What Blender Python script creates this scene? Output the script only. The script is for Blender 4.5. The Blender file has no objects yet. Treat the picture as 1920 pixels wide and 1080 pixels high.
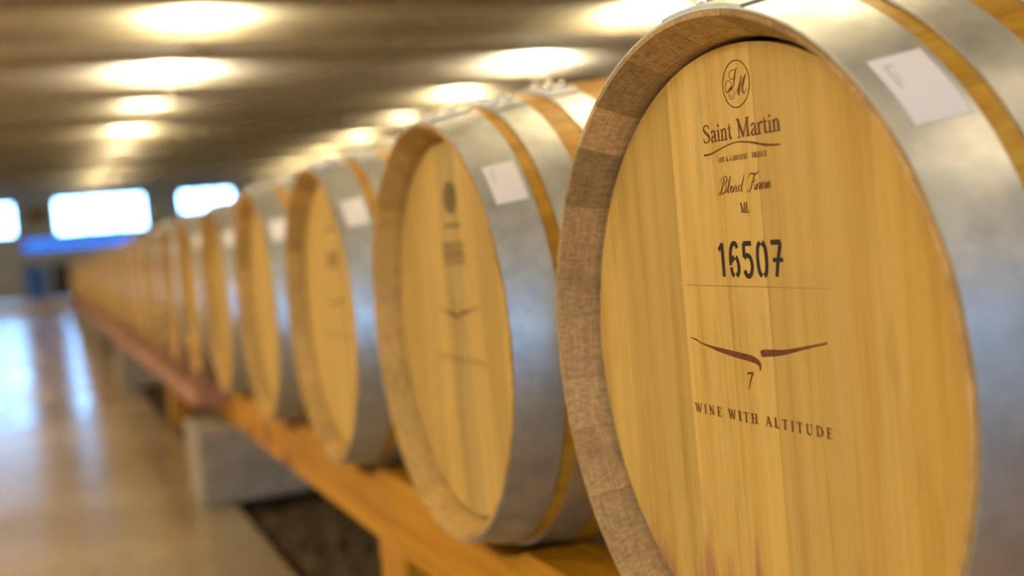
import bpy, math, random
from mathutils import Vector, Matrix
random.seed(7)
SC = bpy.context.scene
COL = SC.collection
PI = math.pi

# ------------------------------------------------------------------ camera
CAM_H = 0.82
cd = bpy.data.cameras.new('camera')
cam = bpy.data.objects.new('camera', cd)
COL.objects.link(cam)
FW = Vector((0.37974, 0.92382, -0.04854)).normalized()
RT = Vector((0.91947, -0.38268, -0.09013)).normalized()
UP = RT.cross(FW).normalized()
RT = FW.cross(UP).normalized()
M = Matrix((RT, UP, -FW)).transposed().to_4x4()
M.translation = Vector((-0.4852, 0.0, CAM_H))
cam.matrix_world = M
cd.sensor_width = 36.0
cd.lens = 39.96
cd.clip_start = 0.02
cd.clip_end = 400
cd.dof.use_dof = True
cd.dof.focus_distance = 0.95
cd.dof.aperture_fstop = 2.5
SC.camera = cam

# ------------------------------------------------------------------ sky, exposure
SKY_STRENGTH = 10.0
w = bpy.data.worlds.new('sky')
SC.world = w
w.use_nodes = True
bg = w.node_tree.nodes['Background']
bg.inputs['Color'].default_value = (0.27, 0.57, 1.0, 1)
bg.inputs['Strength'].default_value = SKY_STRENGTH
vs = SC.view_settings
vs.view_transform = 'Standard'
vs.look = 'None'
vs.gamma = 1.0
vs.exposure = 1.25
vs.use_curve_mapping = False
SC.cycles.use_denoising = True
SC.cycles.max_bounces = 4
SC.cycles.diffuse_bounces = 3
SC.cycles.use_adaptive_sampling = True
SC.cycles.adaptive_threshold = 0.08
SC.cycles.adaptive_min_samples = 20
SC.cycles.glossy_bounces = 3
SC.cycles.transparent_max_bounces = 8
SC.cycles.sample_clamp_indirect = 6.0
SC.cycles.caustics_reflective = False
SC.cycles.caustics_refractive = False

# room dimensions (floor z = 0)
LAMP_Z = CAM_H + 2.55           # height of the lamps
CEIL = LAMP_Z + 0.05
X0, X1, Y0, Y1 = -5.6, 9.0, -6.5, 38.0

# ------------------------------------------------------------------ node helpers
def new_mat(name):
    m = bpy.data.materials.new(name)
    m.use_nodes = True
    nt = m.node_tree
    b = nt.nodes['Principled BSDF']
    return m, nt, b

def nd(nt, typ, **kw):
    n = nt.nodes.new(typ)
    for k, v in kw.items():
        if k in n.inputs.keys():
            n.inputs[k].default_value = v
        else:
            setattr(n, k, v)
    return n

def lk(nt, a, b):
    nt.links.new(a, b)

def coords(nt, scale=(1, 1, 1), rand=0.0, kind='Object'):
    tc = nd(nt, 'ShaderNodeTexCoord')
    mp = nd(nt, 'ShaderNodeMapping')
    mp.inputs['Scale'].default_value = scale
    lk(nt, tc.outputs[kind], mp.inputs['Vector'])
    if rand:
        oi = nd(nt, 'ShaderNodeObjectInfo')
        mu = nd(nt, 'ShaderNodeMath', operation='MULTIPLY')
        mu.inputs[1].default_value = rand
        lk(nt, oi.outputs['Random'], mu.inputs[0])
        cb = nd(nt, 'ShaderNodeCombineXYZ')
        for i in range(3):
            lk(nt, mu.outputs[0], cb.inputs[i])
        lk(nt, cb.outputs[0], mp.inputs['Location'])
    return mp.outputs['Vector']

def noise(nt, vec, scale, detail=4, rough=0.55):
    n = nd(nt, 'ShaderNodeTexNoise')
    n.inputs['Scale'].default_value = scale
    n.inputs['Detail'].default_value = detail
    n.inputs['Roughness'].default_value = rough
    lk(nt, vec, n.inputs['Vector'])
    return n.outputs['Fac']

def ramp(nt, fac, stops):
    r = nd(nt, 'ShaderNodeValToRGB')
    e = r.color_ramp.elements
    while len(e) < len(stops):
        e.new(0.5)
    for i, (p, c) in enumerate(stops):
        e[i].position = p
        e[i].color = (c[0], c[1], c[2], 1)
    lk(nt, fac, r.inputs['Fac'])
    return r.outputs['Color']

def mixc(nt, fac, a, b, mode='MIX'):
    m = nd(nt, 'ShaderNodeMix', data_type='RGBA', blend_type=mode)
    if isinstance(fac, (int, float)):
        m.inputs[0].default_value = fac
    else:
        lk(nt, fac, m.inputs[0])
    for sock, v in ((m.inputs[6], a), (m.inputs[7], b)):
        if isinstance(v, (tuple, list)):
            sock.default_value = (v[0], v[1], v[2], 1)
        else:
            lk(nt, v, sock)
    return m.outputs[2]

def maprange(nt, v, a, b, c, d):
    m = nd(nt, 'ShaderNodeMapRange')
    m.inputs[1].default_value = a; m.inputs[2].default_value = b
    m.inputs[3].default_value = c; m.inputs[4].default_value = d
    lk(nt, v, m.inputs[0])
    return m.outputs[0]

def bump(nt, b, h, strength=0.2, dist=0.001):
    n = nd(nt, 'ShaderNodeBump')
    n.inputs['Strength'].default_value = strength
    n.inputs['Distance'].default_value = dist
    lk(nt, h, n.inputs['Height'])
    lk(nt, n.outputs[0], b.inputs['Normal'])

def value_tone(nt, lo, hi):
    """grey colour from the object's own random number, to vary tone piece by piece"""
    oi = nd(nt, 'ShaderNodeObjectInfo')
    r = maprange(nt, oi.outputs['Random'], 0, 1, lo, hi)
    cb = nd(nt, 'ShaderNodeCombineXYZ')
    for i in range(3):
        lk(nt, r, cb.inputs[i])
    return cb.outputs[0]

def wood(name, cols, grain_axis, tone=(0.85, 1.12), rough=0.5, mott=None, stain=None, g=1.0, knots=None):
    m, nt, b = new_mat(name)
    s = [70 * g] * 3; s[grain_axis] = 2.2 * g
    v = coords(nt, tuple(s), rand=37.0)
    n1 = noise(nt, v, 1.0, 5, 0.6)
    s2 = [9 * g] * 3; s2[grain_axis] = 1.0 * g
    v2 = coords(nt, tuple(s2), rand=23.0)
    n2 = noise(nt, v2, 1.0, 3, 0.5)
    c = ramp(nt, n1, [(0.3, cols[0]), (0.5, cols[1]), (0.72, cols[2])])
    c2 = ramp(nt, n2, [(0.32, (0.86, 0.84, 0.79)), (0.68, (1.06, 1.05, 1.02))])
    c = mixc(nt, 1.0, c, c2, 'MULTIPLY')
    c = mixc(nt, 1.0, c, value_tone(nt, *tone), 'MULTIPLY')
    if mott:                                    # dark flecks in the grain
        s3 = [60] * 3; s3[grain_axis] = 9
        v3 = coords(nt, tuple(s3), rand=11.0)
        n3 = noise(nt, v3, 1.0, 4, 0.65)
        s4 = [5] * 3; s4[grain_axis] = 3
        n4 = noise(nt, coords(nt, tuple(s4), rand=5.0), 1.0, 2)
        f = nd(nt, 'ShaderNodeMath', operation='MULTIPLY')
        lk(nt, maprange(nt, n3, 0.52, 0.70, 0, 1), f.inputs[0])
        lk(nt, maprange(nt, n4, 0.42, 0.62, 0, mott), f.inputs[1])
        c = mixc(nt, f.outputs[0], c, (0.22, 0.13, 0.03))
    if knots:
        vo = nd(nt, 'ShaderNodeTexVoronoi')
        vo.inputs['Scale'].default_value = 1.0
        sk = [7] * 3; sk[grain_axis] = 3.2
        lk(nt, coords(nt, tuple(sk), rand=3.0), vo.inputs['Vector'])
        c = mixc(nt, maprange(nt, vo.outputs['Distance'], 0.06, 0.34, knots, 0), c, (0.16, 0.035, 0.004))
    if stain:                                   # wine that has run along the foot of the head
        tc = nd(nt, 'ShaderNodeTexCoord')
        sp = nd(nt, 'ShaderNodeSeparateXYZ')
        lk(nt, tc.outputs['Object'], sp.inputs[0])
        n5 = noise(nt, coords(nt, (1, 42, 4)), 1.0, 3)
        ad = nd(nt, 'ShaderNodeMath', operation='MULTIPLY_ADD')
        lk(nt, n5, ad.inputs[0]); ad.inputs[1].default_value = -0.26
        lk(nt, sp.outputs[2], ad.inputs[2])
        c = mixc(nt, maprange(nt, ad.outputs[0], -0.305, -0.345, 0, 0.7), c, (0.42, 0.13, 0.10))
    lk(nt, c, b.inputs['Base Color'])
    b.inputs['Roughness'].default_value = rough
    b.inputs['Specular IOR Level'].default_value = 0.22
    bump(nt, b, n1, 0.25, 0.0008)
    return m

OAK = [(0.58, 0.365, 0.08), (0.68, 0.46, 0.125), (0.74, 0.525, 0.175)]
M_HEAD = wood('oak_head', OAK, 2, (0.88, 1.08), 0.5, mott=0.3)
M_HEAD_STAIN = wood('oak_head_wine_stained', OAK, 2, (0.90, 1.06), 0.5, mott=0.4, stain=True)
M_STAVE = wood('oak_stave', [(0.44, 0.21, 0.015), (0.60, 0.32, 0.03), (0.68, 0.41, 0.07)], 0, (0.85, 1.1), 0.42)
M_RAIL = wood('pine_rail', [(0.46, 0.17, 0.004), (0.62, 0.28, 0.009), (0.70, 0.37, 0.025)], 1, (0.9, 1.05), 0.5, knots=0.9)
M_RAIL_PINK = wood('pink_lit_rail', [(0.38, 0.16, 0.09), (0.50, 0.24, 0.15), (0.58, 0.32, 0.22)], 1, (0.9, 1.05), 0.55, knots=0.5)  # same timber as the near rail, with pinkish light put into its colour
M_POST = wood('pine_post', [(0.42, 0.15, 0.006), (0.58, 0.26, 0.014), (0.66, 0.34, 0.03)], 2, (0.9, 1.05), 0.5)
M_PANEL = wood('wall_panel_wood', [(0.20, 0.09, 0.02), (0.30, 0.15, 0.04), (0.38, 0.2, 0.06)], 0, (0.9, 1.0), 0.5)

def endgrain(name, cols, lo, hi):
    m, nt, b = new_mat(name)
    v = coords(nt, (40, 300, 300), rand=37.0)
    n1 = noise(nt, v, 1.0, 4, 0.6)
    v1 = coords(nt, (420, 40, 60), rand=13.0)
    n1b = noise(nt, v1, 1.0, 3, 0.6)
    n2 = noise(nt, coords(nt, (20, 20, 20), rand=9.0), 1.0, 3)
    c = ramp(nt, n1, [(0.3, cols[0]), (0.55, cols[1]), (0.75, cols[2])])
    c = mixc(nt, 1.0, c, ramp(nt, n1b, [(0.3, (0.72, 0.70, 0.68)), (0.6, (1.04, 1.03, 1.0))]), 'MULTIPLY')
    c = mixc(nt, maprange(nt, n2, 0.52, 0.75, 0, 0.4), c, (0.30, 0.14, 0.09))
    c = mixc(nt, 1.0, c, value_tone(nt, lo, hi), 'MULTIPLY')
    lk(nt, c, b.inputs['Base Color'])
    b.inputs['Roughness'].default_value = 0.62
    b.inputs['Specular IOR Level'].default_value = 0.25
    bump(nt, b, n1, 0.3, 0.0008)
    return m
M_END = endgrain('stave_end_grain_greyed', [(0.44, 0.275, 0.11), (0.63, 0.43, 0.19), (0.73, 0.54, 0.28)], 0.64, 1.2)
M_END2 = endgrain('stave_end_grain', [(0.52, 0.32, 0.085), (0.68, 0.45, 0.14), (0.76, 0.54, 0.20)], 0.8, 1.15)

def zinc():
    m, nt, b = new_mat('galvanised_steel')
    n1 = noise(nt, coords(nt, (1, 1, 1), rand=19.0), 34.0, 4, 0.6)
    n2 = noise(nt, coords(nt, (1, 1, 1), rand=7.0), 9.0, 4, 0.6)
    c = ramp(nt, n1, [(0.3, (0.46, 0.51, 0.53)), (0.55, (0.58, 0.63, 0.65)), (0.75, (0.66, 0.71, 0.72))])
    c = mixc(nt, maprange(nt, n2, 0.42, 0.72, 0, 0.5), c, (0.48, 0.50, 0.49))
    lk(nt, c, b.inputs['Base Color'])
    b.inputs['Metallic'].default_value = 0.82
    lk(nt, maprange(nt, n2, 0.3, 0.7, 0.36, 0.54), b.inputs['Roughness'])
    bump(nt, b, n2, 0.08, 0.002)
    return m
M_ZINC = zinc()

def plain(name, col, rough=0.5, metal=0.0, var=0.0, scale=8.0, spec=None):
    m, nt, b = new_mat(name)
    n = noise(nt, coords(nt), scale, 4)
    lo = tuple(x * (1 - var) for x in col); hi = tuple(min(1, x * (1 + var)) for x in col)
    lk(nt, ramp(nt, n, [(0.3, lo), (0.7, hi)]), b.inputs['Base Color'])
    b.inputs['Roughness'].default_value = rough
    b.inputs['Metallic'].default_value = metal
    return m
M_RIVET = plain('rivet_steel', (0.7, 0.7, 0.68), 0.22, 1.0, 0.05)
M_EDGE = plain('dark_hoop_edge', (0.06, 0.055, 0.05), 0.6, 0.3, 0.1)
M_PAPER = plain('label_paper', (0.90, 0.89, 0.87), 0.6, 0, 0.02)
M_PENCIL = plain('pencil_grey', (0.42, 0.40, 0.38), 0.7, 0, 0.05)
M_BURN = plain('burnt_brown', (0.16, 0.045, 0.009), 0.75, 0, 0.45, 260.0)
M_INK = plain('stencil_ink', (0.022, 0.008, 0.008), 0.7, 0, 0.3, 200.0)
M_FAINT = plain('faded_brand', (0.22, 0.125, 0.035), 0.75, 0, 0.15, 150.0)
M_OLIVE = plain('olive_emblem', (0.17, 0.115, 0.012), 0.7, 0, 0.15, 150.0)
M_CROZE = plain('painted_croze_shade', (0.07, 0.036, 0.012), 0.8, 0, 0.2, 60.0)  # shade of the head groove, painted dark on the chime wall
M_CONC = plain('concrete_block', (0.36, 0.305, 0.22), 0.8, 0, 0.18, 14.0)
M_WALL = plain('plaster_wall', (0.46, 0.44, 0.40), 0.85, 0, 0.06, 3.0)
M_BEAM = plain('ceiling_beam_paint', (0.40, 0.35, 0.27), 0.7, 0, 0.12, 5.0)
M_FRAME = plain('window_frame_metal', (0.20, 0.20, 0.19), 0.4, 0.6, 0.05)
M_BLUE = plain('blue_plastic', (0.035, 0.16, 0.62), 0.35, 0, 0.08)
M_DARK = plain('dark_steel', (0.06, 0.065, 0.075), 0.45, 0.6, 0.1)
M_BLACK = plain('matt_black', (0.012, 0.011, 0.01), 0.8, 0, 0.1)
M_STEEL = plain('brushed_steel', (0.55, 0.57, 0.60), 0.3, 0.9, 0.06)
M_GROUND = plain('outdoor_gravel', (0.40, 0.38, 0.33), 0.9, 0, 0.1)
M_CANOPY = plain('lamp_ring_metal', (0.5, 0.48, 0.42), 0.4, 0.7, 0.05)

def floor_mat():
    m, nt, b = new_mat('polished_concrete')
    n1 = noise(nt, coords(nt, (1, 1, 1)), 1.1, 5, 0.6)
    n2 = noise(nt, coords(nt, (1, 1, 1)), 22.0, 5, 0.65)
    c = ramp(nt, n1, [(0.3, (0.36, 0.275, 0.15)), (0.7, (0.49, 0.395, 0.24))])
    c = mixc(nt, 1.0, c, ramp(nt, n2, [(0.3, (0.86, 0.86, 0.86)), (0.7, (1.08, 1.08, 1.08))]), 'MULTIPLY')
    lk(nt, c, b.inputs['Base Color'])
    lk(nt, maprange(nt, n1, 0.3, 0.7, 0.15, 0.26), b.inputs['Roughness'])
    b.inputs['Specular IOR Level'].default_value = 0.7
    bump(nt, b, n1, 0.05, 0.01)
    return m
M_FLOOR = floor_mat()

def gravel_mat():
    m, nt, b = new_mat('brown_gravel')
    n = noise(nt, coords(nt), 90.0, 4, 0.7)
    c = ramp(nt, n, [(0.3, (0.05, 0.028, 0.01)), (0.55, (0.15, 0.095, 0.04)), (0.75, (0.26, 0.18, 0.09))])
    lk(nt, c, b.inputs['Base Color'])
    b.inputs['Roughness'].default_value = 0.9
    bump(nt, b, n, 0.8, 0.01)
    return m
M_GRAVEL = gravel_mat()

def ceil_mat():
    m, nt, b = new_mat('ceiling_boards')
    n = noise(nt, coords(nt, (0.6, 14, 1)), 1.0, 4)
    wv = nd(nt, 'ShaderNodeTexWave', wave_type='BANDS', bands_direction='Y')
    wv.inputs['Scale'].default_value = 2.6
    wv.inputs['Distortion'].default_value = 0.0
    lk(nt, coords(nt), wv.inputs['Vector'])
    c = ramp(nt, n, [(0.3, (0.56, 0.53, 0.49)), (0.7, (0.72, 0.69, 0.65))])
    c = mixc(nt, maprange(nt, wv.outputs['Fac'], 0.0, 0.12, 0.6, 0.0), c, (0.15, 0.11, 0.06))
    lk(nt, c, b.inputs['Base Color'])
    b.inputs['Roughness'].default_value = 0.9
    b.inputs['Specular IOR Level'].default_value = 0.15
    bump(nt, b, wv.outputs['Fac'], 0.15, 0.01)
    return m
M_CEIL = ceil_mat()

def lamp_mat(name, col, s):
    m, nt, b = new_mat(name)
    b.inputs['Base Color'].default_value = (0.8, 0.78, 0.7, 1)
    b.inputs['Emission Color'].default_value = (*col, 1)
    b.inputs['Emission Strength'].default_value = s
    return m
LAMP = 9.0
M_UP = {'white': lamp_mat('uplight_bright', (1.0, 0.87, 0.60), 700.0),
        'yellow': lamp_mat('uplight_warm', (1.0, 0.83, 0.46), 330.0),
        'dim': lamp_mat('uplight_dim', (1.0, 0.83, 0.50), 150.0)}
M_LAMPS = {'white': lamp_mat('opal_lamp_bright', (1.0, 0.82, 0.56), LAMP * 1.7),
           'yellow': lamp_mat('opal_lamp_warm', (1.0, 0.76, 0.40), LAMP),
           'dim': lamp_mat('opal_lamp_dim', (1.0, 0.74, 0.42), LAMP * 0.4)}

def glass_mat(name, tint):
    m = bpy.data.materials.new(name); m.use_nodes = True
    nt = m.node_tree
    nt.nodes.remove(nt.nodes['Principled BSDF'])
    out = nt.nodes['Material Output']
    t = nd(nt, 'ShaderNodeBsdfTransparent'); t.inputs[0].default_value = (*tint, 1)
    g = nd(nt, 'ShaderNodeBsdfGlossy'); g.inputs['Roughness'].default_value = 0.02
    mx = nd(nt, 'ShaderNodeMixShader'); mx.inputs[0].default_value = 0.06
    lk(nt, t.outputs[0], mx.inputs[1]); lk(nt, g.outputs[0], mx.inputs[2])
    lk(nt, mx.outputs[0], out.inputs['Surface'])
    return m
M_GLASS = glass_mat('window_glass', (0.93, 0.97, 1.0))
M_BLUEGLASS = glass_mat('blue_tinted_glass', (0.08, 0.16, 0.26))

# ------------------------------------------------------------------ mesh helpers
class MB:
    def __init__(s):
        s.v = []; s.f = []; s.m = []
    def face(s, ids, mi=0):
        s.f.append(tuple(ids)); s.m.append(mi)
    def box(s, a, b, mi=0, bev=0.0):
        x0, y0, z0 = a; x1, y1, z1 = b
        if bev <= 0:
            k = len(s.v)
            s.v += [(x0, y0, z0), (x1, y0, z0), (x1, y1, z0), (x0, y1, z0), (x0, y0, z1), (x1, y0, z1), (x1, y1, z1), (x0, y1, z1)]
            for f in ((0, 3, 2, 1), (4, 5, 6, 7), (0, 1, 5, 4), (1, 2, 6, 5), (2, 3, 7, 6), (3, 0, 4, 7)):
                s.face([k + i for i in f], mi)
            return
        # chamfered box: 24 vertices
        c = ((x0 + x1) / 2, (y0 + y1) / 2, (z0 + z1) / 2); h = ((x1 - x0) / 2, (y1 - y0) / 2, (z1 - z0) / 2)
        idx = {}
        for sx in (-1, 1):
            for sy in (-1, 1):
                for sz in (-1, 1):
                    for ax in range(3):
                        sg = (sx, sy, sz)
                        p = [c[i] + sg[i] * (h[i] - (0 if i == ax else bev)) for i in range(3)]
                        idx[(sx, sy, sz, ax)] = len(s.v); s.v.append(tuple(p))
        for ax in range(3):
            o = [i for i in range(3) if i != ax]
            for sg in (-1, 1):
                q = []
                for a1, b1 in ((-1, -1), (1, -1), (1, 1), (-1, 1)):
                    t = [0, 0, 0]; t[ax] = sg; t[o[0]] = a1; t[o[1]] = b1
                    q.append(idx[(*t, ax)])
                if (sg > 0) != (ax != 1): q.reverse()
                s.face(q, mi)
        for ax in range(3):
            o = [i for i in range(3) if i != ax]
            for a1 in (-1, 1):
                for b1 in (-1, 1):
                    t0 = [0, 0, 0]; t1 = [0, 0, 0]
                    t0[ax] = -1; t1[ax] = 1
                    for t in (t0, t1): t[o[0]] = a1; t[o[1]] = b1
                    q = [idx[(*t0, o[0])], idx[(*t1, o[0])], idx[(*t1, o[1])], idx[(*t0, o[1])]]
                    s.face(q, mi)
        for sx in (-1, 1):
            for sy in (-1, 1):
                for sz in (-1, 1):
                    s.face([idx[(sx, sy, sz, ax)] for ax in range(3)], mi)
    def sweep_x(s, prof, a0, a1, n, mats=None, closed_ring=False, caps=True, zoff=0.0):
        """profile of (x, r) points, closed loop, swept about the X axis; angle 0 is up, positive towards +Y"""
        k = len(s.v); P = len(prof)
        steps = n if closed_ring else n + 1
        for i in range(steps):
            a = a0 + (a1 - a0) * i / n
            for x, r in prof:
                s.v.append((x, r * math.sin(a), r * math.cos(a) + zoff))
        for i in range(n):
            j = (i + 1) % steps
            for q in range(P):
                q2 = (q + 1) % P
                s.face((k + i * P + q, k + j * P + q, k + j * P + q2, k + i * P + q2), mats[q] if mats else 0)
        if caps and not closed_ring:
            s.face([k + q for q in range(P)], 0)
            s.face([k + n * P + q for q in reversed(range(P))], 0)
    def lathe_z(s, prof, n, c=(0, 0, 0), mi=0, cap0=True, cap1=True):
        k = len(s.v); P = len(prof)
        for i in range(n):
            a = 2 * PI * i / n
            for r, z in prof:
                s.v.append((c[0] + r * math.cos(a), c[1] + r * math.sin(a), c[2] + z))
        for i in range(n):
            j = (i + 1) % n
            for q in range(P - 1):
                s.face((k + i * P + q, k + j * P + q, k + j * P + q + 1, k + i * P + q + 1), mi)
        if cap0: s.face([k + i * P for i in reversed(range(n))], mi)
        if cap1: s.face([k + i * P + P - 1 for i in range(n)], mi)
    def mesh(s, name, mats, smooth=0):
        me = bpy.data.meshes.new(name)
        me.from_pydata(s.v, [], s.f)
        for m in (mats if isinstance(mats, (list, tuple)) else [mats]):
            me.materials.append(m)
        me.polygons.foreach_set('material_index', s.m)
        import bmesh
        bm = bmesh.new(); bm.from_mesh(me)
        bmesh.ops.recalc_face_normals(bm, faces=bm.faces)
        if smooth:
            for f in bm.faces: f.smooth = True
            for e in bm.edges:
                if len(e.link_faces) == 2 and e.calc_face_angle(0) > smooth: e.smooth = False
        bm.to_mesh(me); bm.free()
        me.update()
        return me

def link(name, me, parent=None, loc=(0, 0, 0), rot=(0, 0, 0)):
    o = bpy.data.objects.new(name, me)
    COL.objects.link(o)
    o.location = loc; o.rotation_euler = rot
    if parent: o.parent = parent
    return o

def tag(o, label, cat, group=None, kind=None):
    o['label'] = label; o['category'] = cat
    if group: o['group'] = group
    if kind: o['kind'] = kind
    return o

def thing(name, label, cat, loc=(0, 0, 0), rotz=0, group=None):
    o = bpy.data.objects.new(name, None)
    COL.objects.link(o)
    o.empty_display_size = 0.1
    o.location = loc; o.rotation_euler = (0, 0, rotz)
    return tag(o, label, cat, group)

def struct(name, me, label, cat, parent=None, loc=(0, 0, 0)):
    o = link(name, me, parent, loc)
    if parent is None:
        o['kind'] = 'structure'; o['label'] = label; o['category'] = cat
    return o

def boxmesh(name, a, b, mat, bev=0.0):
    m = MB(); m.box(a, b, 0, bev)
    return m.mesh(name, mat)

# ------------------------------------------------------------------ the room
SLAB_EDGE = 0.035
BED_END = 1.15
struct('floor', boxmesh('floor', (X0, Y0, -0.15), (SLAB_EDGE, Y1, 0), M_FLOOR),
       'polished tan concrete aisle beside the barrels', 'floor')
struct('floor', boxmesh('floor_rear', (BED_END, Y0, -0.15), (X1, Y1, 0), M_FLOOR),
       'concrete floor behind the barrel row', 'floor')
g = MB()
NX, NY = 22, 500
k = 0
for j in range(NY + 1):
    for i in range(NX + 1):
        x = SLAB_EDGE + (BED_END - SLAB_EDGE) * i / NX
        y = Y0 + (Y1 - Y0) * j / NY
        g.v.append((x, y, -0.045 + random.uniform(-0.012, 0.012)))
for j in range(NY):
    for i in range(NX):
        a = j * (NX + 1) + i
        g.face((a, a + 1, a + NX + 2, a + NX + 1))
struct('floor', g.mesh('gravel_bed', M_GRAVEL), 'dark gravel bed under the barrel rack', 'floor')
# pebbles on the bed
t = (1 + 5 ** 0.5) / 2
ICO = [Vector(p).normalized() for p in ((-1, t, 0), (1, t, 0), (-1, -t, 0), (1, -t, 0), (0, -1, t), (0, 1, t), (0, -1, -t), (0, 1, -t), (t, 0, -1), (t, 0, 1), (-t, 0, -1), (-t, 0, 1))]
ICF = [(0, 11, 5), (0, 5, 1), (0, 1, 7), (0, 7, 10), (0, 10, 11), (1, 5, 9), (5, 11, 4), (11, 10, 2), (10, 7, 6), (7, 1, 8), (3, 9, 4), (3, 4, 2), (3, 2, 6), (3, 6, 8), (3, 8, 9), (4, 9, 5), (2, 4, 11), (6, 2, 10), (8, 6, 7), (9, 8, 1)]
pb = MB()
for i in range(5200):
    y = 0.6 + 8.5 * random.random() ** 1.6
    x = random.uniform(SLAB_EDGE + 0.015, BED_END - 0.02)
    s = random.uniform(0.007, 0.017)
    if any(y0_ - 0.02 < y < y0_ + 0.4 for y0_ in (-0.05, 1.93, 3.68, 5.98, 8.08)) and (x < 0.33 or x > 0.62): continue
    sq = (random.uniform(0.7, 1.3), random.uniform(0.7, 1.3), random.uniform(0.5, 0.8))
    kk = len(pb.v)
    rz = random.random() * PI
    for p in ICO:
        px = p.x * sq[0]; py = p.y * sq[1]
        pb.v.append((x + s * (px * math.cos(rz) - py * math.sin(rz)), y + s * (px * math.sin(rz) + py * math.cos(rz)), -0.036 + s * p.z * sq[2]))
    for f in ICF:
        pb.face([kk + q for q in f])
o = link('gravel', pb.mesh('gravel', M_GRAVEL))
tag(o, 'loose dark brown gravel lying under the wooden rack', 'gravel', kind='stuff')

# raised platform at the far end
PLAT_Y, PLAT_H = 27.0, 0.22
struct('floor', boxmesh('platform', (X0, PLAT_Y, 0), (X1, Y1, PLAT_H), M_FLOOR, 0.01), 'low raised concrete platform at the far end of the hall', 'floor')

# ceiling with cross beams
ceiling = struct('ceiling', boxmesh('ceiling', (X0, Y0, CEIL), (X1, Y1, CEIL + 0.2), M_CEIL), 'brown boarded ceiling with cross beams', 'ceiling')
LAMP_Y = [12.48 + 3.38 * n for n in range(-5, 8)]
bm_me = boxmesh('beam', (X0, -0.11, CEIL - 0.09), (X1, 0.11, CEIL), M_BEAM, 0.01)
by = LAMP_Y[0] - 0.845
while by < Y1:
    o = link('beam', bm_me, ceiling, (0, by, 0))
    by += 1.69

def wall_with_holes(name, axis, at, thick, lo, hi, holes, label):
    """axis 'y': wall in the XZ plane at y = at; 'x': wall in the YZ plane at x = at. holes: (a0, a1, z0, z1)"""
    m = MB()
    cuts = sorted({lo, hi, *[h[0] for h in holes], *[h[1] for h in holes]})
    def put(a0, a1, z0, z1):
        if a1 - a0 < 1e-4 or z1 - z0 < 1e-4: return
        if axis == 'y': m.box((a0, at, z0), (a1, at + thick, z1))
        else: m.box((at, a0, z0), (at + thick, a1, z1))
    for a0, a1 in zip(cuts, cuts[1:]):
        z = -0.15
        for h in sorted((h for h in holes if h[0] <= a0 + 1e-6 and h[1] >= a1 - 1e-6), key=lambda q: q[2]):
            put(a0, a1, z, h[2]); z = h[3]
        put(a0, a1, z, CEIL + 0.2)
    return struct(name, m.mesh(name, M_WALL), label, 'wall')

WIN_END = [(-3.6, -1.05, 2.08, 3.10), (0.08, 2.8, 2.02, 3.14), (3.85, 5.6, 2.42, 3.12)]
WIN_BACK = [(-4.2, -2.4, 0.1, 2.3), (0.6, 1.6, 1.3, 2.25)]
WIN_LEFT = []
RIBBON = (-0.93, 2.35, 1.56, 1.94)
wall_with_holes('wall_far', 'y', Y1, 0.25, X0, X1, WIN_END + [RIBBON], 'plaster end wall with bright windows beyond the barrels')
wall_with_holes('wall_back', 'y', Y0 - 0.25, 0.25, X0, X1, WIN_BACK, 'plaster wall behind the camera')
wall_with_holes('wall_left', 'x', X0 - 0.25, 0.25, Y0, Y1, WIN_LEFT, 'plaster wall along the aisle')
wall_with_holes('wall_right', 'x', X1, 0.25, Y0, Y1, [], 'plaster wall behind the row')

def window(n, axis, at, h, label, glass=None, nb=3, fr=0.07):
    a0, a1, z0, z1 = h
    m = MB()
    def bx(p0, p1, q0, q1, t0, t1):
        if axis == 'y': m.box((p0, at + t0, q0), (p1, at + t1, q1))
        else: m.box((at + t0, p0, q0), (at + t1, p1, q1))
    bx(a0, a1, z0, z0 + fr, 0.08, 0.16); bx(a0, a1, z1 - fr, z1, 0.08, 0.16)
    for i in range(nb + 1):
        c = a0 + (a1 - a0 - fr) * i / nb
        bx(c, c + fr, z0 + fr, z1 - fr, 0.08, 0.16)
    wo = struct('window_%d' % n, m.mesh('window_frame', M_FRAME), label, 'window')
    for i in range(nb):
        p0 = a0 + (a1 - a0 - fr) * i / nb + fr; p1 = a0 + (a1 - a0 - fr) * (i + 1) / nb
        m = MB(); bx(p0, p1, z0 + fr, z1 - fr, 0.115, 0.123)
        link('pane', m.mesh('pane', glass or M_GLASS), wo)
n = 0
for h, s in zip(WIN_END, ('left', 'middle', 'right')):
    n += 1; window(n, 'y', Y1, h, 'overexposed daylight window in the end wall, %s of three' % s)
n += 1; window(n, 'y', Y1, RIBBON, 'low strip of blue tinted glass under the end windows', M_BLUEGLASS, 4, 0.04)
for h in WIN_BACK:
    n += 1; window(n, 'y', Y0 - 0.25, h, 'window in the wall behind the camera')
for h in WIN_LEFT:
    n += 1; window(n, 'x', X0 - 0.25, h, 'window in the aisle side wall')
struct('ground', boxmesh('outdoor_ground', (-60, -60, -0.4), (60, 120, -0.2), M_GROUND), 'pale gravel yard outside the windows', 'ground')

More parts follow.
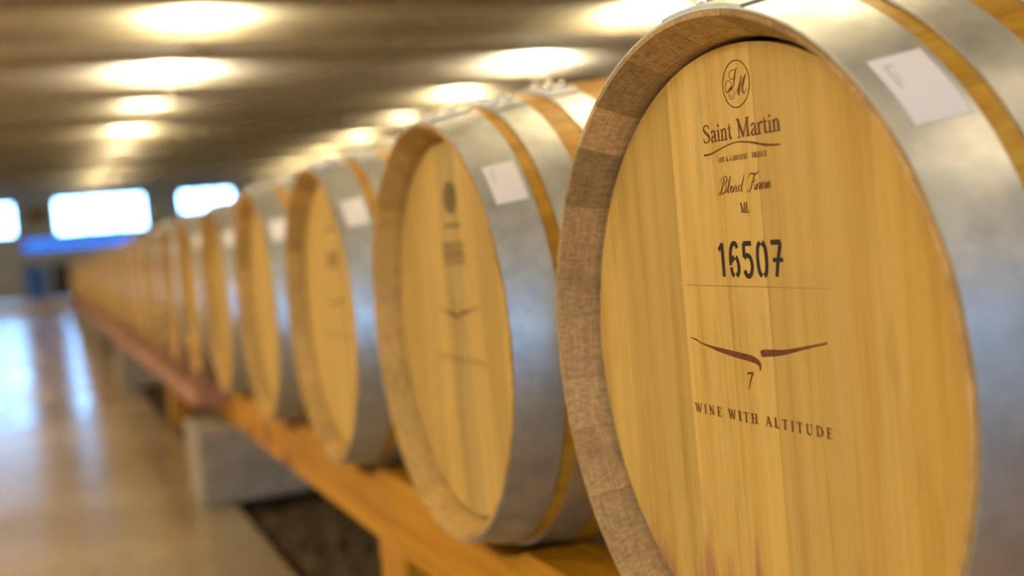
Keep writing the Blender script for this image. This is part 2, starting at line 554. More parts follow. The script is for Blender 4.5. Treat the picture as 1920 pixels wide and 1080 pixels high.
# ------------------------------------------------------------------ ceiling lamps
md = MB(); md.lathe_z([(0.06, 0.03), (0.40, 0.024), (0.52, 0.0), (0.40, -0.034), (0.06, -0.05)], 24)
ring = MB(); ring.lathe_z([(0.525, 0.006), (0.536, 0.006), (0.536, -0.006), (0.525, -0.006), (0.525, 0.006)], 24, cap0=False, cap1=False)
stem = MB(); stem.lathe_z([(0.03, 0.03), (0.03, 0.04), (0.10, 0.045), (0.10, 0.05)], 16)
DOME = {k: md.mesh('diffuser_' + k, v, 0.6) for k, v in M_LAMPS.items()}
RING = ring.mesh('lamp_ring', M_CANOPY, 0.6)
STEM = stem.mesh('stem', M_CANOPY, 0.6)
UPD = 0.30                                 # uplights hang this far below the ceiling
bowl = MB(); bowl.lathe_z([(0.128, 0.004), (0.135, 0.0), (0.13, -0.02), (0.09, -0.038), (0.02, -0.045)], 20, cap0=False)
BOWL = bowl.mesh('bowl', M_BEAM, 0.6)
el = MB(); el.lathe_z([(0.125, -0.004), (0.125, 0.0)], 20)
LENS = {k: el.mesh('lens_' + k, v) for k, v in M_UP.items()}
rod = MB(); rod.lathe_z([(0.005, 0.0), (0.005, UPD - 0.01), (0.04, UPD - 0.008), (0.04, UPD)], 10)
ROD = rod.mesh('rod', M_BLACK, 0.6)
ORD = ['first', 'second', 'third', 'fourth', 'fifth', 'sixth', 'seventh', 'eighth', 'ninth', 'tenth', 'eleventh', 'twelfth', 'thirteenth', 'fourteenth', 'fifteenth', 'sixteenth', 'seventeenth', 'eighteenth', 'nineteenth', 'twentieth', 'twenty-first', 'twenty-second', 'twenty-third', 'twenty-fourth', 'twenty-fifth', 'twenty-sixth', 'twenty-seventh', 'twenty-eighth', 'twenty-ninth', 'thirtieth', 'thirty-first', 'thirty-second']
ROWS = [(-4.12, 'aisle'), (1.35, 'barrel'), (6.8, 'rear')]
BR = {'barrel': ['dim', 'dim', 'yellow', 'yellow', 'yellow'] + ['yellow', 'white', 'dim', 'yellow', 'dim', 'dim', 'yellow', 'dim'],
      'rear': ['dim'] * 5 + ['yellow', 'white', 'yellow', 'dim', 'yellow', 'yellow', 'yellow', 'dim'],
      'aisle': ['white'] * 7 + ['yellow'] * 2 + ['dim'] * 4}
WHERE = {'aisle': 'over the aisle', 'barrel': 'in the line above the barrels', 'rear': 'in the line behind the barrels'}
for x, rn in ROWS:
    for i, y in enumerate(LAMP_Y):
        if i >= 5 and rn != 'aisle':
            lab = 'glowing uplight at the ceiling %s, %s from the front' % (WHERE[rn], ORD[i - 5])
            t = thing('uplight', lab, 'lamp', (x, y, CEIL - UPD), 0, 'uplights along the ceiling')
            link('rod', ROD, t); link('bowl', BOWL, t); link('lens', LENS[BR[rn][i]], t)
        else:
            lab = 'opal ceiling lamp %s, %s from the rear wall' % (WHERE[rn], ORD[i])
            t = thing('ceiling_lamp', lab, 'lamp', (x, y, LAMP_Z), 0, 'round ceiling lamps')
            link('stem', STEM, t); link('lamp_ring', RING, t); link('diffuser', DOME[BR[rn][i]], t)

# ------------------------------------------------------------------ barrels
BL = 0.95
AX = CAM_H - 0.1257            # height of the barrel axis
PITCH = 0.70
BY = 0.7846
RB = 0.345
NB = 31
def R(x): return RB - 0.0615 * ((x - BL / 2) / (BL / 2)) ** 2
HEAD_X = 0.038
HEAD_R = 0.2594

def stave_profile():
    xs = [0, 0.03, 0.08, 0.15, 0.25, 0.36, 0.475]
    xs = xs + [BL - q for q in reversed(xs[:-1])]
    outer = [(x, R(x)) for x in xs]
    front = [(0.0, R(0) - 0.0042), (0.027, 0.2665), (0.0338, 0.2640), (0.064, 0.2632)]
    back = [(BL - x, r) for x, r in front]
    inner = [(x, R(x) - 0.026) for x in (0.12, 0.3, 0.475, 0.65, 0.83)]
    prof = outer + back + list(reversed(inner)) + list(reversed(front))
    no, nbk, ni, nf = len(outer), len(back), len(inner), len(front)
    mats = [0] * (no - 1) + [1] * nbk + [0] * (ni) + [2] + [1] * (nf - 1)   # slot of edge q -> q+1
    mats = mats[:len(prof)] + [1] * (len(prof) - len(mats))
    return prof, mats
SP, SM = stave_profile()
WID = [12.4, 14.6, 11.0, 13.6]           # stave widths in degrees
SEQ = []
tot = 0.0
seq_rng = random.Random(3)
while tot < 360 - 20:
    q = seq_rng.choice(WID); SEQ.append(q); tot += q
rest = 360 - tot
if rest > 17:
    SEQ += [rest / 2, rest / 2]
else:
    SEQ.append(rest)
STAVE = {}
def stave_mesh(wd, end):
    key = (round(wd, 3), end.name)
    if key not in STAVE:
        m = MB(); h = math.radians(wd / 2 - 0.05)
        m.sweep_x(SP, -h, h, 4, SM)
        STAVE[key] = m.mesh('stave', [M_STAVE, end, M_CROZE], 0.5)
    return STAVE[key]

EDGES = [0.263, 0.2, 0.147, 0.0904, 0.0187, -0.0371, -0.0935, -0.168, -0.222, -0.263]
def board_mesh(y0, y1, mat):
    """one vertical board of the round head, between y0 < y1, 20 mm thick with eased edges"""
    m = MB(); gp = 0.00012
    y0 += gp; y1 -= gp
    n = 8
    cols = [y0 + (y1 - y0) * i / n for i in range(n + 1)]
    k = len(m.v); ez = 0.0002
    for i, y in enumerate(cols):
        z = math.sqrt(max(HEAD_R ** 2 - y * y, 0.0)) + 1e-4
        xf = HEAD_X + (ez if i in (0, n) else 0)
        m.v += [(xf, y, -z), (xf, y, z), (HEAD_X + 0.02, y, z), (HEAD_X + 0.02, y, -z)]
    for i in range(n):
        a = k + 4 * i; b = a + 4
        for q in range(4):
            m.face((a + q, a + (q + 1) % 4, b + (q + 1) % 4, b + q))
    m.face((k, k + 1, k + 2, k + 3)); m.face([k + 4 * n + q for q in (3, 2, 1, 0)])
    return m.mesh('head_board', mat)
BOARDS = [board_mesh(b, a, M_HEAD) for a, b in zip(EDGES, EDGES[1:])]
M_HEAD_GREY = wood('oak_head_greyed', [(0.44, 0.30, 0.085), (0.54, 0.38, 0.12), (0.60, 0.44, 0.16)], 2, (0.92, 1.0), 0.5, mott=0.6)
GREY_BOARD = board_mesh(-0.046, 0.030, M_HEAD_GREY)
SIDE_L = board_mesh(0.030, 0.0904, M_HEAD)
SIDE_R = board_mesh(-0.0935, -0.046, M_HEAD)
BOARDS_2 = BOARDS[:3] + [SIDE_L, GREY_BOARD, SIDE_R] + BOARDS[6:]
BOARDS_ST = [board_mesh(b, a, M_HEAD_STAIN) for a, b in zip(EDGES, EDGES[1:])]

def disc_mesh(x, mat, name):
    m = MB()
    m.sweep_x([(x, 0.0001), (x, HEAD_R), (x + 0.02, HEAD_R), (x + 0.02, 0.0001)], 0, 2 * PI, 48, closed_ring=True)
    return m.mesh(name, mat, 0.5)
BACK_HEAD = disc_mesh(BL - HEAD_X - 0.02, M_HEAD, 'rear_head')
FRONT_HEAD = disc_mesh(HEAD_X, M_HEAD, 'head')
mj = MB(); mj.sweep_x(SP, 0, 2 * PI, 64, SM, closed_ring=True)
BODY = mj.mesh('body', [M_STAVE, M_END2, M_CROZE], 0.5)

HOOPS = [(0.0015, 0.060), (0.078, 0.1215), (0.156, 0.20)]
HOOPS += [(BL - b, BL - a) for a, b in reversed(HOOPS)]
def hoop_prof(x0, x1, lift, th):
    xs = [x0 + (x1 - x0) * i / 3 for i in range(4)]
    return [(x, R(x) + lift) for x in xs] + [(x, R(x) + lift + th) for x in reversed(xs)]
HOOP_ME, LAP_ME = [], []
for x0, x1 in HOOPS:
    m = MB(); m.sweep_x(hoop_prof(x0, x1, 0.0003, 0.0020), 0, 2 * PI, 112, closed_ring=True)
    HOOP_ME.append(m.mesh('hoop', M_ZINC, 0.5))
    m = MB(); m.sweep_x(hoop_prof(x0, x1, 0.0024, 0.0022), math.radians(-17), math.radians(5.5), 8)
    LAP_ME.append(m.mesh('hoop_overlap', M_ZINC, 0.5))
m = MB()
m.lathe_z([(0.0082, -0.002), (0.0082, 0.0015), (0.0066, 0.0045), (0.0038, 0.0064), (0.0008, 0.007)], 12)
RIVET = m.mesh('rivet', M_RIVET, 0.6)

m = MB()
LA0, LA1 = math.radians(-54.5), math.radians(-42.5)
lx = [0.0155 + 0.039 * i / 3 for i in range(4)]
pr = [(x, R(x) + 0.0024) for x in lx] + [(x, R(x) + 0.0028) for x in reversed(lx)]
m.sweep_x(pr, LA0, LA1, 6)
LABEL = m.mesh('paper_label', M_PAPER, 0.5)
m = MB()
for (xa, xb, aa, ab) in ((0.0225, 0.0233, -48.5, -44.6), (0.0225, 0.029, -44.4, -44.2), (0.026, 0.0264, -47.5, -45.2)):
    m.sweep_x([(xa, R(xa) + 0.00285), (xb, R(xb) + 0.00285), (xb, R(xb) + 0.0030), (xa, R(xa) + 0.0030)], math.radians(aa), math.radians(ab), 3)
SCRIB = m.mesh('pencil_mark', M_PENCIL)

# ---------------- lettering (flat print on the barrel heads)
def smooth_pts(pts, ws, n=6):
    if len(pts) < 3: return pts, ws
    op, ow = [], []
    N = len(pts)
    for i in range(N - 1):
        p0 = pts[max(i - 1, 0)]; p1 = pts[i]; p2 = pts[i + 1]; p3 = pts[min(i + 2, N - 1)]
        for j in range(n):
            t = j / n
            f = lambda a, b, c, d: 0.5 * (2 * b + (c - a) * t + (2 * a - 5 * b + 4 * c - d) * t * t + (3 * b - a - 3 * c + d) * t ** 3)
            op.append((f(p0[0], p1[0], p2[0], p3[0]), f(p0[1], p1[1], p2[1], p3[1])))
            ow.append(ws[i] + (ws[i + 1] - ws[i]) * t)
    op.append(pts[-1]); ow.append(ws[-1])
    return op, ow

SHIFT = 0.0088
class Ink:
    """ribbons drawn on the head plane: s runs right (= -Y), z up, both from the barrel axis"""
    def __init__(s): s.mb = MB(); s.lay = 0
    def ribbon(s, pts, ws, smooth=False):
        if isinstance(ws, (int, float)): ws = [ws] * len(pts)
        if smooth: pts, ws = smooth_pts(pts, ws)
        s.lay += 1
        x = HEAD_X - 0.00025 - 0.000002 * (s.lay % 60)
        k = len(s.mb.v); n = len(pts)
        for i, p in enumerate(pts):
            a = pts[max(i - 1, 0)]; b = pts[min(i + 1, n - 1)]
            dx, dy = b[0] - a[0], b[1] - a[1]
            L = math.hypot(dx, dy) or 1e-9
            nx, ny = -dy / L * ws[i] / 2, dx / L * ws[i] / 2
            s.mb.v.append((x, -(p[0] + nx + SHIFT), p[1] + ny)); s.mb.v.append((x, -(p[0] - nx + SHIFT), p[1] - ny))
        for i in range(n - 1):
            s.mb.face((k + 2 * i, k + 2 * i + 1, k + 2 * i + 3, k + 2 * i + 2))
    def blob(s, c, rx, rz, n=32):
        k = len(s.mb.v); x = HEAD_X - 0.0004
        for i in range(n):
            a = 2 * PI * i / n
            s.mb.v.append((x, -(c[0] + SHIFT + rx * math.cos(a)), c[1] + rz * math.sin(a)))
        s.mb.face(range(k, k + n))
    def build(s, name, mat, parent, loc):
        return link(name, s.mb.mesh(name, mat), parent, loc)

T_, t_, sf = 0.17, 0.065, 0.055
def ser(x, y, L=0.34): return ([(x - L / 2, y), (x + L / 2, y)], sf, False)
def st(x, y0=0.0, y1=1.0, w=T_): return ([(x, y0), (x, y1)], w, False)
def ell(cx, cy, rx, ry, a0, a1, n=20):
    P_, W_ = [], []
    for i in range(n + 1):
        a = math.radians(a0 + (a1 - a0) * i / n)
        P_.append((cx + rx * math.cos(a), cy + ry * math.sin(a))); W_.append(t_ + (T_ - t_) * abs(math.cos(a)) ** 1.5)
    return (P_, W_, False)
GL = {
 'I': (0.42, [st(.21), ser(.21, .027), ser(.21, .973)]),
 'L': (0.70, [st(.2), ser(.2, .973), ([(.04, .03), (.63, .03)], .06, False), ([(.61, .03), (.65, .27)], .06, False)]),
 'T': (0.74, [st(.37), ser(.37, .027), ([(.03, .97), (.71, .97)], .06, False), ([(.05, .98), (.03, .75)], .05, False), ([(.69, .98), (.71, .75)], .05, False)]),
 'E': (0.68, [st(.2), ([(.04, .97), (.6, .97)], .06, False), ([(.2, .52), (.47, .52)], .06, False), ([(.04, .03), (.63, .03)], .06, False), ([(.59, .98), (.6, .77)], .05, False), ([(.61, .03), (.64, .26)], .05, False), ([(.46, .4), (.46, .64)], .05, False)]),
 'F': (0.62, [st(.2), ser(.2, .027), ([(.04, .97), (.58, .97)], .06, False), ([(.2, .5), (.45, .5)], .06, False), ([(.57, .98), (.58, .76)], .05, False), ([(.44, .38), (.44, .62)], .05, False)]),
 'H': (0.90, [st(.2), st(.7), ([(.2, .51), (.7, .51)], .06, False), ser(.2, .027), ser(.2, .973), ser(.7, .027), ser(.7, .973)]),
 'N': (0.92, [st(.2, 0, 1, t_), st(.72, 0, 1, t_), ([(.16, .98), (.72, .02)], T_, False), ser(.2, .027, .3), ser(.72, .973, .3), ser(.12, .973, .2)]),
 'A': (0.80, [([(.39, .98), (.1, .03)], t_, False), ([(.39, .99), (.7, .03)], T_, False), ([(.2, .34), (.58, .34)], .06, False), ser(.1, .027, .26), ser(.7, .027, .32)]),
 'W': (1.10, [([(.1, .97), (.34, .02)], T_, False), ([(.34, .02), (.55, .9)], t_, False), ([(.5, .97), (.76, .02)], T_, False), ([(.76, .02), (1.0, .97)], t_, False), ser(.1, .973, .28), ser(.5, .973, .22), ser(1.0, .973, .24)]),
 'U': (0.88, [([(.2, 1), (.2, .3), (.27, .1), (.46, .02), (.63, .1), (.7, .3), (.7, 1)], [T_, T_, .15, .08, t_, t_, t_], True), ser(.2, .973), ser(.7, .973, .28)]),
 'D': (0.86, [st(.2), ([(.05, .97), (.35, .97), (.62, .86), (.74, .5), (.62, .14), (.35, .03), (.05, .03)], [.06, .06, .12, T_, .12, .06, .06], True)]),
 'O': (0.86, [ell(.43, .5, .34, .47, 0, 360)]),
 'G': (0.88, [ell(.43, .5, .34, .47, 50, 318), st(.68, .06, .42), ser(.66, .42, .3)]),
 'C': (0.78, [ell(.43, .5, .34, .47, 45, 315), ([(.68, .98), (.67, .72)], .05, False)]),
 'R': (0.80, [st(.2), ser(.2, .027), ([(.05, .97), (.4, .97), (.58, .9), (.62, .74), (.54, .57), (.38, .5), (.2, .5)], [.06, .06, .13, T_, .12, .06, .06], True), ([(.4, .5), (.72, .03)], T_, False), ser(.74, .027, .2)]),
 'M': (1.10, [st(.2, 0, 1, t_), ([(.18, .98), (.54, .03)], T_, False), ([(.54, .03), (.9, .98)], t_, False), st(.9), ser(.2, .027, .28), ser(.9, .027), ser(.14, .973, .2), ser(.94, .973, .24)]),
 'S': (0.66, [([(.54, .77), (.46, .93), (.31, .975), (.15, .88), (.13, .72), (.26, .58), (.45, .44), (.54, .28), (.48, .1), (.31, .025), (.14, .08), (.07, .25)], [.06, .06, .06, .11, .14, .17, .17, .15, .1, .06, .06, .06], True), ([(.55, .98), (.53, .74)], .05, False), ([(.08, .02), (.07, .28)], .05, False)]),
 '&': (0.86, [([(.8, .5), (.7, .3), (.5, .08), (.28, .02), (.1, .15), (.12, .35), (.36, .55), (.5, .75), (.4, .95), (.25, .9), (.22, .72), (.4, .42), (.62, .15), (.84, .03)], [.06, .07, .07, .1, .14, .12, .07, .09, .06, .08, .1, .14, .14, .07], True)]),
 '-': (0.50, [([(.08, .38), (.42, .38)], .08, False)]),
 'a': (0.52, [([(.1, .48), (.16, .59), (.27, .62), (.37, .55), (.38, .42), (.38, .12), (.43, .03), (.52, .06)], [.1, .08, .06, .1, .13, .13, .09, .05], True), ([(.38, .38), (.2, .3), (.09, .17), (.14, .03), (.26, .03), (.38, .12)], [.05, .06, .13, .1, .06, .05], True)]),
 'i': (0.32, [st(.17, 0, .6, .14), ser(.17, .025, .3), ([(.04, .58), (.17, .6)], .05, False), ([(.17, .77), (.17, .91)], .15, False)]),
 'n': (0.60, [st(.15, 0, .6, .14), ser(.15, .025, .28), ([(.03, .58), (.15, .6)], .05, False), ([(.17, .47), (.28, .6), (.38, .6), (.45, .48), (.45, .3), (.45, 0)], [.05, .07, .1, .14, .14, .14], True), ser(.45, .025, .28)]),
 't': (0.37, [([(.17, .82), (.17, .3), (.18, .1), (.25, .03), (.36, .09)], [.06, .14, .13, .08, .05], True), ([(.02, .6), (.34, .6)], .055, False)]),
 'r': (0.42, [st(.15, 0, .6, .14), ser(.15, .025, .3), ([(.03, .58), (.15, .6)], .05, False), ([(.17, .44), (.25, .58), (.36, .6), (.39, .53)], [.05, .08, .12, .12], True)]),
 ' ': (0.34, []),
}
def write(ink, text, s0, s1, z0, z1, cap, track=0.0, space=1.0, wt=1.0):
    """text between s0 and s1, baseline running from z0 to z1, capital height cap"""
    adv = [(GL[c][0] * (space if c == ' ' else 1)) + track for c in text]
    k = (s1 - s0) / (sum(adv) - track)
    x = 0.0
    for c, a in zip(text, adv):
        for pts, wd, sm in GL[c][1]:
            P_ = [(s0 + (x + p[0]) * k, z0 + (z1 - z0) * ((x + p[0]) * k / (s1 - s0)) + p[1] * cap) for p in pts]
            sc = wt * (k + cap) / 2
            W_ = [q * sc for q in wd] if isinstance(wd, list) else wd * sc
            ink.ribbon(P_, W_, sm)
        x += a

def ring_(ink, c, rx, rz, wd, n=48):
    ink.ribbon([(c[0] + rx * math.cos(2 * PI * i / n), c[1] + rz * math.sin(2 * PI * i / n)) for i in range(n + 1)], wd)

def bird(ink, k=1.0, c=(0.0, 0.0)):
    q = lambda L: [(c[0] + a * k, c[1] + b * k) for a, b in L]
    ink.ribbon(q([(-.0925, .0192), (-.083, .0175), (-.076, .0152), (-.062, .0128), (-.045, .0106), (-.025, .0085), (-.006, .0068), (.004, .0054), (.0098, .0022), (.0094, -.0030)]),
               [v * k for v in (.0006, .0018, .0012, .0022, .0040, .0052, .0056, .0054, .0040, .0004)], True)
    ink.ribbon(q([(.0125, .0108), (.016, .0118), (.030, .0130), (.045, .0146), (.065, .0183), (.082, .0216), (.0975, .0245)]),
               [v * k for v in (.0040, .0060, .0054, .0040, .0026, .0018, .0014)], True)

def digits(ink, s0, zb, h, wd, pitch):
    W = 0.0041
    def rb(i, L, ww=W, sm=False):
        ink.ribbon([(s0 + i * pitch + a * wd, zb + b * h) for a, b in L], ww, sm)
    # 1
    rb(0, [(.30, .80), (.70, .985)], W * .9); rb(0, [(.66, 0), (.66, 1)])
    # 6
    rb(1, [(.86, .84), (.72, .96), (.45, .97), (.2, .8), (.12, .5), (.13, .34)], W, True)
    rb(1, [(.15, .28), (.2, .12), (.38, .02)], W, True)
    rb(1, [(.62, .02), (.84, .13), (.9, .32), (.8, .5), (.66, .58)], W, True)
    rb(1, [(.50, .58), (.32, .52), (.24, .44)], W, True)
    # 5
    rb(2, [(.14, .965), (.92, .965)], W * .95); rb(2, [(.19, .965), (.16, .56)])
    rb(2, [(.16, .54), (.4, .62), (.72, .56), (.88, .34), (.78, .12), (.55, .02), (.3, .04), (.12, .18)], W, True)
    # 0
    rb(3, [(.44, .98), (.2, .84), (.12, .5), (.2, .15), (.42, .02)], W, True)
    rb(3, [(.6, .98), (.84, .84), (.92, .5), (.84, .15), (.62, .02)], W, True)
    # 7
    rb(4, [(.08, .965), (.98, .965)], W); rb(4, [(.95, .965), (.64, .46), (.42, 0)], W); rb(4, [(.18, .47), (1.1, .47)], W * .85)

def monogram(ink, cx, cz, r):
    ring_(ink, (cx, cz), r, r, 0.0010)
    q = lambda L: [(cx + (a - 380) / 215 * r, cz - (b - 540) / 385 * r) for a, b in L]   # drawn in the emblem's own grid
    # flourished S
    ink.ribbon(q([(425, 300), (405, 290), (390, 330), (365, 430), (345, 540), (320, 590), (270, 625), (235, 640), (205, 590), (205, 520), (235, 465), (275, 460), (305, 500), (305, 560), (270, 600)]),
               [.0005, .0006, .0012, .0018, .0012, .0010, .0016, .0010, .0006, .0006, .0006, .0006, .0006, .0008, .0012], True)
    ink.ribbon(q([(395, 340), (360, 300), (320, 300), (285, 340), (285, 400), (315, 445), (350, 440), (385, 400)]), .0006, True)
    ink.ribbon(q([(250, 660), (255, 730), (290, 770), (335, 745), (345, 680), (325, 620)]), .0005, True)
    ink.ribbon(q([(265, 690), (285, 725), (320, 715)]), .0005, True)
    ink.ribbon(q([(250, 620), (290, 592), (325, 598)]), [.0008, .0028, .0008], True)
    # script M
    ink.ribbon(q([(365, 700), (400, 640), (440, 560), (480, 430)]), [.0005, .0007, .0009, .0006], True)
    ink.ribbon(q([(482, 430), (440, 570), (418, 640), (412, 740)]), [.0008, .0020, .0020, .0018], True)
    ink.ribbon(q([(414, 735), (460, 600), (500, 500), (552, 415)]), [.0006, .0008, .0008, .0006], True)
    ink.ribbon(q([(550, 420), (505, 540), (480, 640), (490, 715), (520, 710), (540, 655)]), [.0008, .0020, .0018, .0012, .0006, .0005], True)

def script_words(ink, s0, zb, k):
    """slanted handwriting: 'Blend Finesse'"""
    def q(x0, L): return [(s0 + k * (x0 + a + 0.32 * b), zb + k * b) for a, b in L]
    th, tk = 0.0005, 0.0013
    # B
    ink.ribbon(q(0, [(.55, 1.35), (.42, .8), (.25, .2), (.05, -.08), (-.15, .05), (-.05, .22)]), [tk, tk, tk, th, th, th], True)
    ink.ribbon(q(0, [(.02, .95), (.12, 1.3), (.55, 1.48), (.95, 1.35), (.95, 1.0), (.6, .78), (.9, .68), (1.0, .35), (.75, .05), (.4, .0), (.3, .18)]), [th, th, th, tk, tk, th, th, tk, tk, th, th], True)
    # l e n d
    ink.ribbon(q(1.12, [(.0, .1), (.3, .7), (.42, 1.3), (.28, 1.35), (.2, .8), (.2, .15), (.35, .02), (.55, .25), (.8, .42), (.78, .58), (.62, .5), (.58, .2), (.75, .02), (1.0, .2)]), [th, th, th, th, tk, tk, th, th, th, th, tk, tk, th, th], True)
    ink.ribbon(q(2.08, [(.05, .55), (.1, .3), (.05, .02), (.2, .4), (.42, .58), (.5, .4), (.46, .1), (.6, .02), (.75, .2)]), [th, tk, tk, th, th, tk, tk, th, th], True)
    ink.ribbon(q(2.85, [(.5, .45), (.25, .57), (.05, .3), (.15, .02), (.4, .15), (.6, .6)]), [th, th, tk, th, th, th], True)
    ink.ribbon(q(2.85, [(.72, 1.4), (.6, .8), (.5, .2), (.6, .02), (.75, .12)]), [th, tk, tk, th, th], True)
    # F
    ink.ribbon(q(4.45, [(.62, 1.3), (.5, .8), (.35, .25), (.1, -.1), (-.15, .0), (-.1, .2)]), [tk, tk, tk, th, th, th], True)
    ink.ribbon(q(4.45, [(-.2, 1.05), (-.1, 1.35), (.25, 1.42), (.7, 1.32), (1.1, 1.45), (1.2, 1.6)]), [th, th, tk, tk, th, th], True)
    ink.ribbon(q(4.45, [(.2, .72), (.55, .68), (.85, .8)]), th, True)
    # i n e s s e
    ink.ribbon(q(5.2, [(.1, .55), (.1, .15), (.2, .02), (.36, .2)]), [th, tk, th, th], True)
    ink.ribbon(q(5.2, [(.16, .82), (.2, .9)]), 0.0011)
    ink.ribbon(q(5.55, [(.05, .55), (.1, .3), (.05, .02), (.2, .4), (.42, .58), (.5, .4), (.46, .1), (.6, .02), (.75, .25)]), [th, tk, tk, th, th, tk, tk, th, th], True)
    ink.ribbon(q(6.2, [(.1, .25), (.35, .42), (.32, .58), (.16, .5), (.1, .2), (.25, .02), (.5, .25), (.62, .55), (.68, .25), (.58, .02), (.42, .08)]), [th, th, th, tk, tk, th, th, th, tk, th, th], True)
    ink.ribbon(q(6.78, [(.05, .1), (.25, .55), (.32, .25), (.22, .02), (.06, .08)]), [th, th, tk, th, th], True)
    ink.ribbon(q(7.1, [(.02, .1), (.2, .3), (.4, .45), (.36, .58), (.2, .5), (.14, .2), (.28, .02), (.6, .25)]), [th, th, th, th, tk, tk, th, th], True)

def print_front(par, loc):
    a = Ink()
    monogram(a, 0.0076, 0.2272, 0.0185)
    write(a, 'Saint Martin', -0.0465, 0.0615, 0.1853, 0.1838, 0.0152)
    a.ribbon([(-.047, .1756), (-.036, .1758), (-.022, .1786), (.0, .1815), (.02, .1797), (.042, .1752), (.060, .1738)], [.0016, .0013, .0009, .0010, .0014, .0020, .0010], True)
    write(a, 'LOT & GARONNE - FRANCE', -0.0262, 0.0418, 0.1676, 0.1668, 0.0042, 0.06, 1.0, 1.1)
    script_words(a, -0.0285, 0.1418, 0.0094)
    write(a, 'ML', -0.0002, 0.0128, 0.1247, 0.1243, 0.0085)
    a.build('burnt_print', M_BURN, par, loc)
    b = Ink()
    digits(b, -0.0408, 0.0732, 0.0278, 0.0145, 0.0192)
    b.build('stencil_number', M_INK, par, loc)
    c = Ink()
    bird(c)
    c.ribbon([(-.0088, -.0062), (-.0002, -.0052)], .0018)
    c.ribbon([(-.0006, -.0052), (-.0050, -.0120), (-.0082, -.0198)], [.0019, .0014, .0007], True)
    c.build('bird_emblem', M_BURN, par, loc)
    d = Ink()
    write(d, 'WINE WITH ALTITUDE', -0.0945, 0.0950, -0.0474, -0.0470, 0.0082, 0.34, 1.1, 1.3)
    d.build('motto_print', M_BURN, par, loc)
    e = Ink()
    e.ribbon([(-.093, .0658), (.107, .0645)], .00035)
    e.build('scribed_line', M_FAINT, par, loc)

def print_other(par, loc, oval):
    a = Ink()
    if oval:
        a.blob((.010, .181), .0265, .0225)
        a.ribbon([(-.022, .143), (.042, .142)], .0045)
        a.build('oval_emblem', M_OLIVE, par, loc)
    else:
        ring_(a, (.008, .2), .02, .02, .003)
        a.ribbon([(-.03, .165), (.045, .164)], .006)
        a.build('oval_emblem', M_FAINT, par, loc)
    b = Ink()
    for i in range(5):                       # a stencilled number, too blurred to read
        s = -.034 + i * .0175
        b.ribbon([(s, .088), (s, .119)], .005); b.ribbon([(s, .118), (s + .010, .118)], .004); b.ribbon([(s, .103), (s + .010, .103)], .003)
        b.ribbon([(s + .010, .088), (s + .010, .117)], .003)
    b.build('stencil_number', M_FAINT, par, loc)
    c = Ink(); bird(c, 0.9, (0.0, 0.012)); c.build('bird_emblem', M_BURN if oval else M_FAINT, par, loc)
    d = Ink(); write(d, 'WINE WITH ALTITUDE', -0.0945, 0.0900, -0.0474, -0.0470, 0.0080, 0.34, 1.1); d.build('motto_print', M_FAINT, par, loc)

WORDS = {0: 'oak wine barrel in sharp focus, stencilled 16507, nearest in the row',
         1: 'second oak barrel from the front, dark olive oval on its head',
         2: 'third oak barrel from the front, faint bird mark on its head'}
FULL = 8
OFF = (0, 0, RB)
rng = random.Random(11)
for kb in range(NB):
    y = BY + PITCH * kb
    lab = WORDS.get(kb, '%s oak wine barrel from the front of the row, out of focus' % ORD[kb])
    t = thing('wine_barrel', lab, 'barrel', (0, y, AX - RB), 0, 'oak wine barrels in the row')
    if kb < FULL:
        a = rng.uniform(0, 12) if kb else 4.0
        seq = SEQ[:]
        if kb: rng.shuffle(seq)
        for wd in seq:
            link('stave', stave_mesh(wd, M_END if kb == 0 else M_END2), t, OFF, (-math.radians(a + wd / 2), 0, 0)); a += wd
        for me in (BOARDS_ST if kb == 0 else BOARDS_2 if kb == 1 else BOARDS):
            link('head_board', me, t, OFF)
    else:
        link('body', BODY, t, OFF, (rng.uniform(0, 6), 0, 0))
        link('head', FRONT_HEAD, t, OFF)
    link('rear_head', BACK_HEAD, t, OFF)
    for i, (x0, x1) in enumerate(HOOPS):
        h = link('hoop', HOOP_ME[i], t, OFF)
        if kb < FULL:
            jit = 0 if kb == 0 else rng.uniform(-5, 5)
            link('hoop_overlap', LAP_ME[i], h, (0, 0, 0), (-math.radians(jit), 0, 0))
            for fx, fa in ((0.27, -3.0), (0.75, -3.0), (0.27, -10.0), (0.75, -10.0)):
                x = x0 + (x1 - x0) * fx
                aa = math.radians(fa + jit)
                r = R(x) + 0.0046
                link('rivet', RIVET, h, (x, r * math.sin(aa), r * math.cos(aa)), (-aa, 0, 0))
    jl = 0 if kb == 0 else rng.uniform(-3.5, 0.5)
    pl = link('paper_label', LABEL, t, OFF, (-math.radians(jl), 0, 0))
    pl['label'] = 'white paper label on the front hoop'
    if kb < 3: link('pencil_mark', SCRIB, pl)
    if kb == 0: print_front(t, OFF)
    elif kb < 3: print_other(t, OFF, kb == 1)

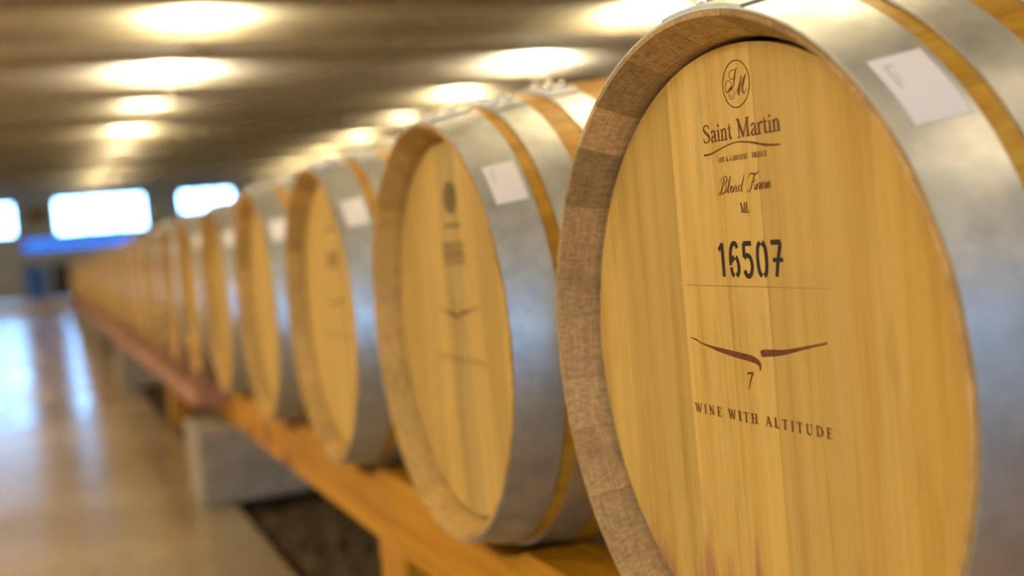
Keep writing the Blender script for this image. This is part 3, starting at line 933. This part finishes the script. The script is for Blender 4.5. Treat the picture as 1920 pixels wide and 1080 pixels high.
# ------------------------------------------------------------------ racks, blocks
RAIL_TOP = AX - 0.3172
RAIL_BOT = 0.262
JOINT = 3.95
RAIL_HI = 0.402
def rail(par, name, x0, x1, y0, y1, mat):
    """timber with a shallow seat cut out under every barrel"""
    ys = {y0, y1}
    hw = math.sqrt(0.3172 ** 2 - (AX - RAIL_HI) ** 2)
    for kb in range(-1, NB + 1):
        for i in range(9):
            y = BY + PITCH * kb + hw * (-1 + 2 * i / 8)
            if y0 < y < y1: ys.add(y)
    m = MB()
    ys = sorted(ys)
    for y in ys:
        kb = round((y - BY) / PITCH); d = abs(y - BY - PITCH * kb)
        z = RAIL_HI if d >= hw - 1e-6 else AX - math.sqrt(0.3172 ** 2 - d * d)
        m.v += [(x0, y, RAIL_BOT), (x1, y, RAIL_BOT), (x1, y, z), (x0, y, z)]
    for i in range(len(ys) - 1):
        for q in range(4):
            m.face((4 * i + q, 4 * i + (q + 1) % 4, 4 * i + 4 + (q + 1) % 4, 4 * i + 4 + q))
    m.face((0, 1, 2, 3)); n_ = 4 * (len(ys) - 1); m.face((n_ + 3, n_ + 2, n_ + 1, n_))
    return link(name, m.mesh(name, mat), par)
def post(par, x0, x1, y0, y1):
    m = MB(); m.box((x0, y0, -0.034), (x1, y1, RAIL_BOT), 0, 0.005)
    return link('post', m.mesh('post', M_POST), par)
t = thing('barrel_rack', 'orange pine rack under the nearest barrels', 'rack', (0, 0, 0))
rail(t, 'rail', 0.06, 0.155, -0.35, JOINT, M_RAIL)
rail(t, 'rail', BL - 0.155, BL - 0.06, -0.35, JOINT, M_RAIL)
for xx in (0.062, BL - 0.153):
    for yy in (0.0, 1.95):
        post(t, xx, xx + 0.09, yy, yy + 0.17)
t = thing('barrel_rack', 'pinkish wooden rack under the far barrels', 'rack', (0, 0, 0))
YE = BY + PITCH * (NB - 1) + 0.5
for sgn in (0, 1):
    mx = (lambda x: x) if not sgn else (lambda x: BL - x)
    xa, xb = sorted((mx(-0.05), mx(0.155)))
    link('rail', boxmesh('rail', (xa, JOINT + 0.01, 0.318), (xb, YE, RAIL_TOP), M_RAIL_PINK, 0.006), t)
    xa, xb = sorted((mx(0.05), mx(0.155)))
    link('bearer', boxmesh('bearer', (xa, JOINT + 0.01, RAIL_BOT), (xb, YE, 0.318), M_RAIL, 0.006), t)
for xx in (0.06, BL - 0.153):
    for yy in (6.0, 10.4, 14.8, 19.2):
        post(t, xx, xx + 0.09, yy, yy + 0.17)
BLK = [3.86, 8.1, 12.6, 17.0, 21.4]
m = MB(); m.box((-0.07, 0, -0.002), (0.30, 0.36, RAIL_BOT), 0, 0.012)
m2 = MB(); m2.box((-0.07, 0, 0.0), (0.0, 0.36, 0.001))
BLM = m.mesh('concrete_block', M_CONC)
for i, yy in enumerate(BLK):
    for rear in (0, 1):
        lab = 'grey concrete block propping the rack %s, %s from the front' % ('on the aisle side' if not rear else 'at its back', ORD[i])
        o = link('concrete_block', BLM, None, (0.0 if not rear else BL - 0.30, yy, 0))
        tag(o, lab, 'block', 'concrete blocks under the rack')

# ------------------------------------------------------------------ far end of the hall
m = MB(); m.box((-0.72, Y1 - 0.06, 2.42), (-0.1, Y1 - 0.002, 2.9), 0, 0.01)
tag(link('wooden_board', m.mesh('wooden_board', M_PANEL)), 'brown wooden board on the end wall between two windows', 'board')
def drum(x, y, z, mat, lab):
    t = thing('drum', lab, 'drum', (x, y, z))
    m = MB(); m.lathe_z([(0.27, 0), (0.285, 0.01), (0.285, 0.28), (0.295, 0.29), (0.285, 0.30), (0.285, 0.58), (0.295, 0.59), (0.285, 0.60), (0.285, 0.87), (0.27, 0.88)], 28)
    link('shell', m.mesh('shell', mat, 0.6), t)
    m = MB(); m.lathe_z([(0.285, 0.87), (0.292, 0.875), (0.292, 0.9), (0.27, 0.9), (0.265, 0.885)], 28, cap1=False)
    link('rim', m.mesh('rim', M_DARK, 0.6), t)
drum(-0.62, 34.2, PLAT_H, M_BLUE, 'blue drum standing on the platform below the end windows')
drum(0.08, 34.6, PLAT_H, M_DARK, 'dark drum on the platform beside the blue one')
drum(0.75, 34.9, PLAT_H, M_STEEL, 'pale steel drum on the platform, rightmost of the drums')
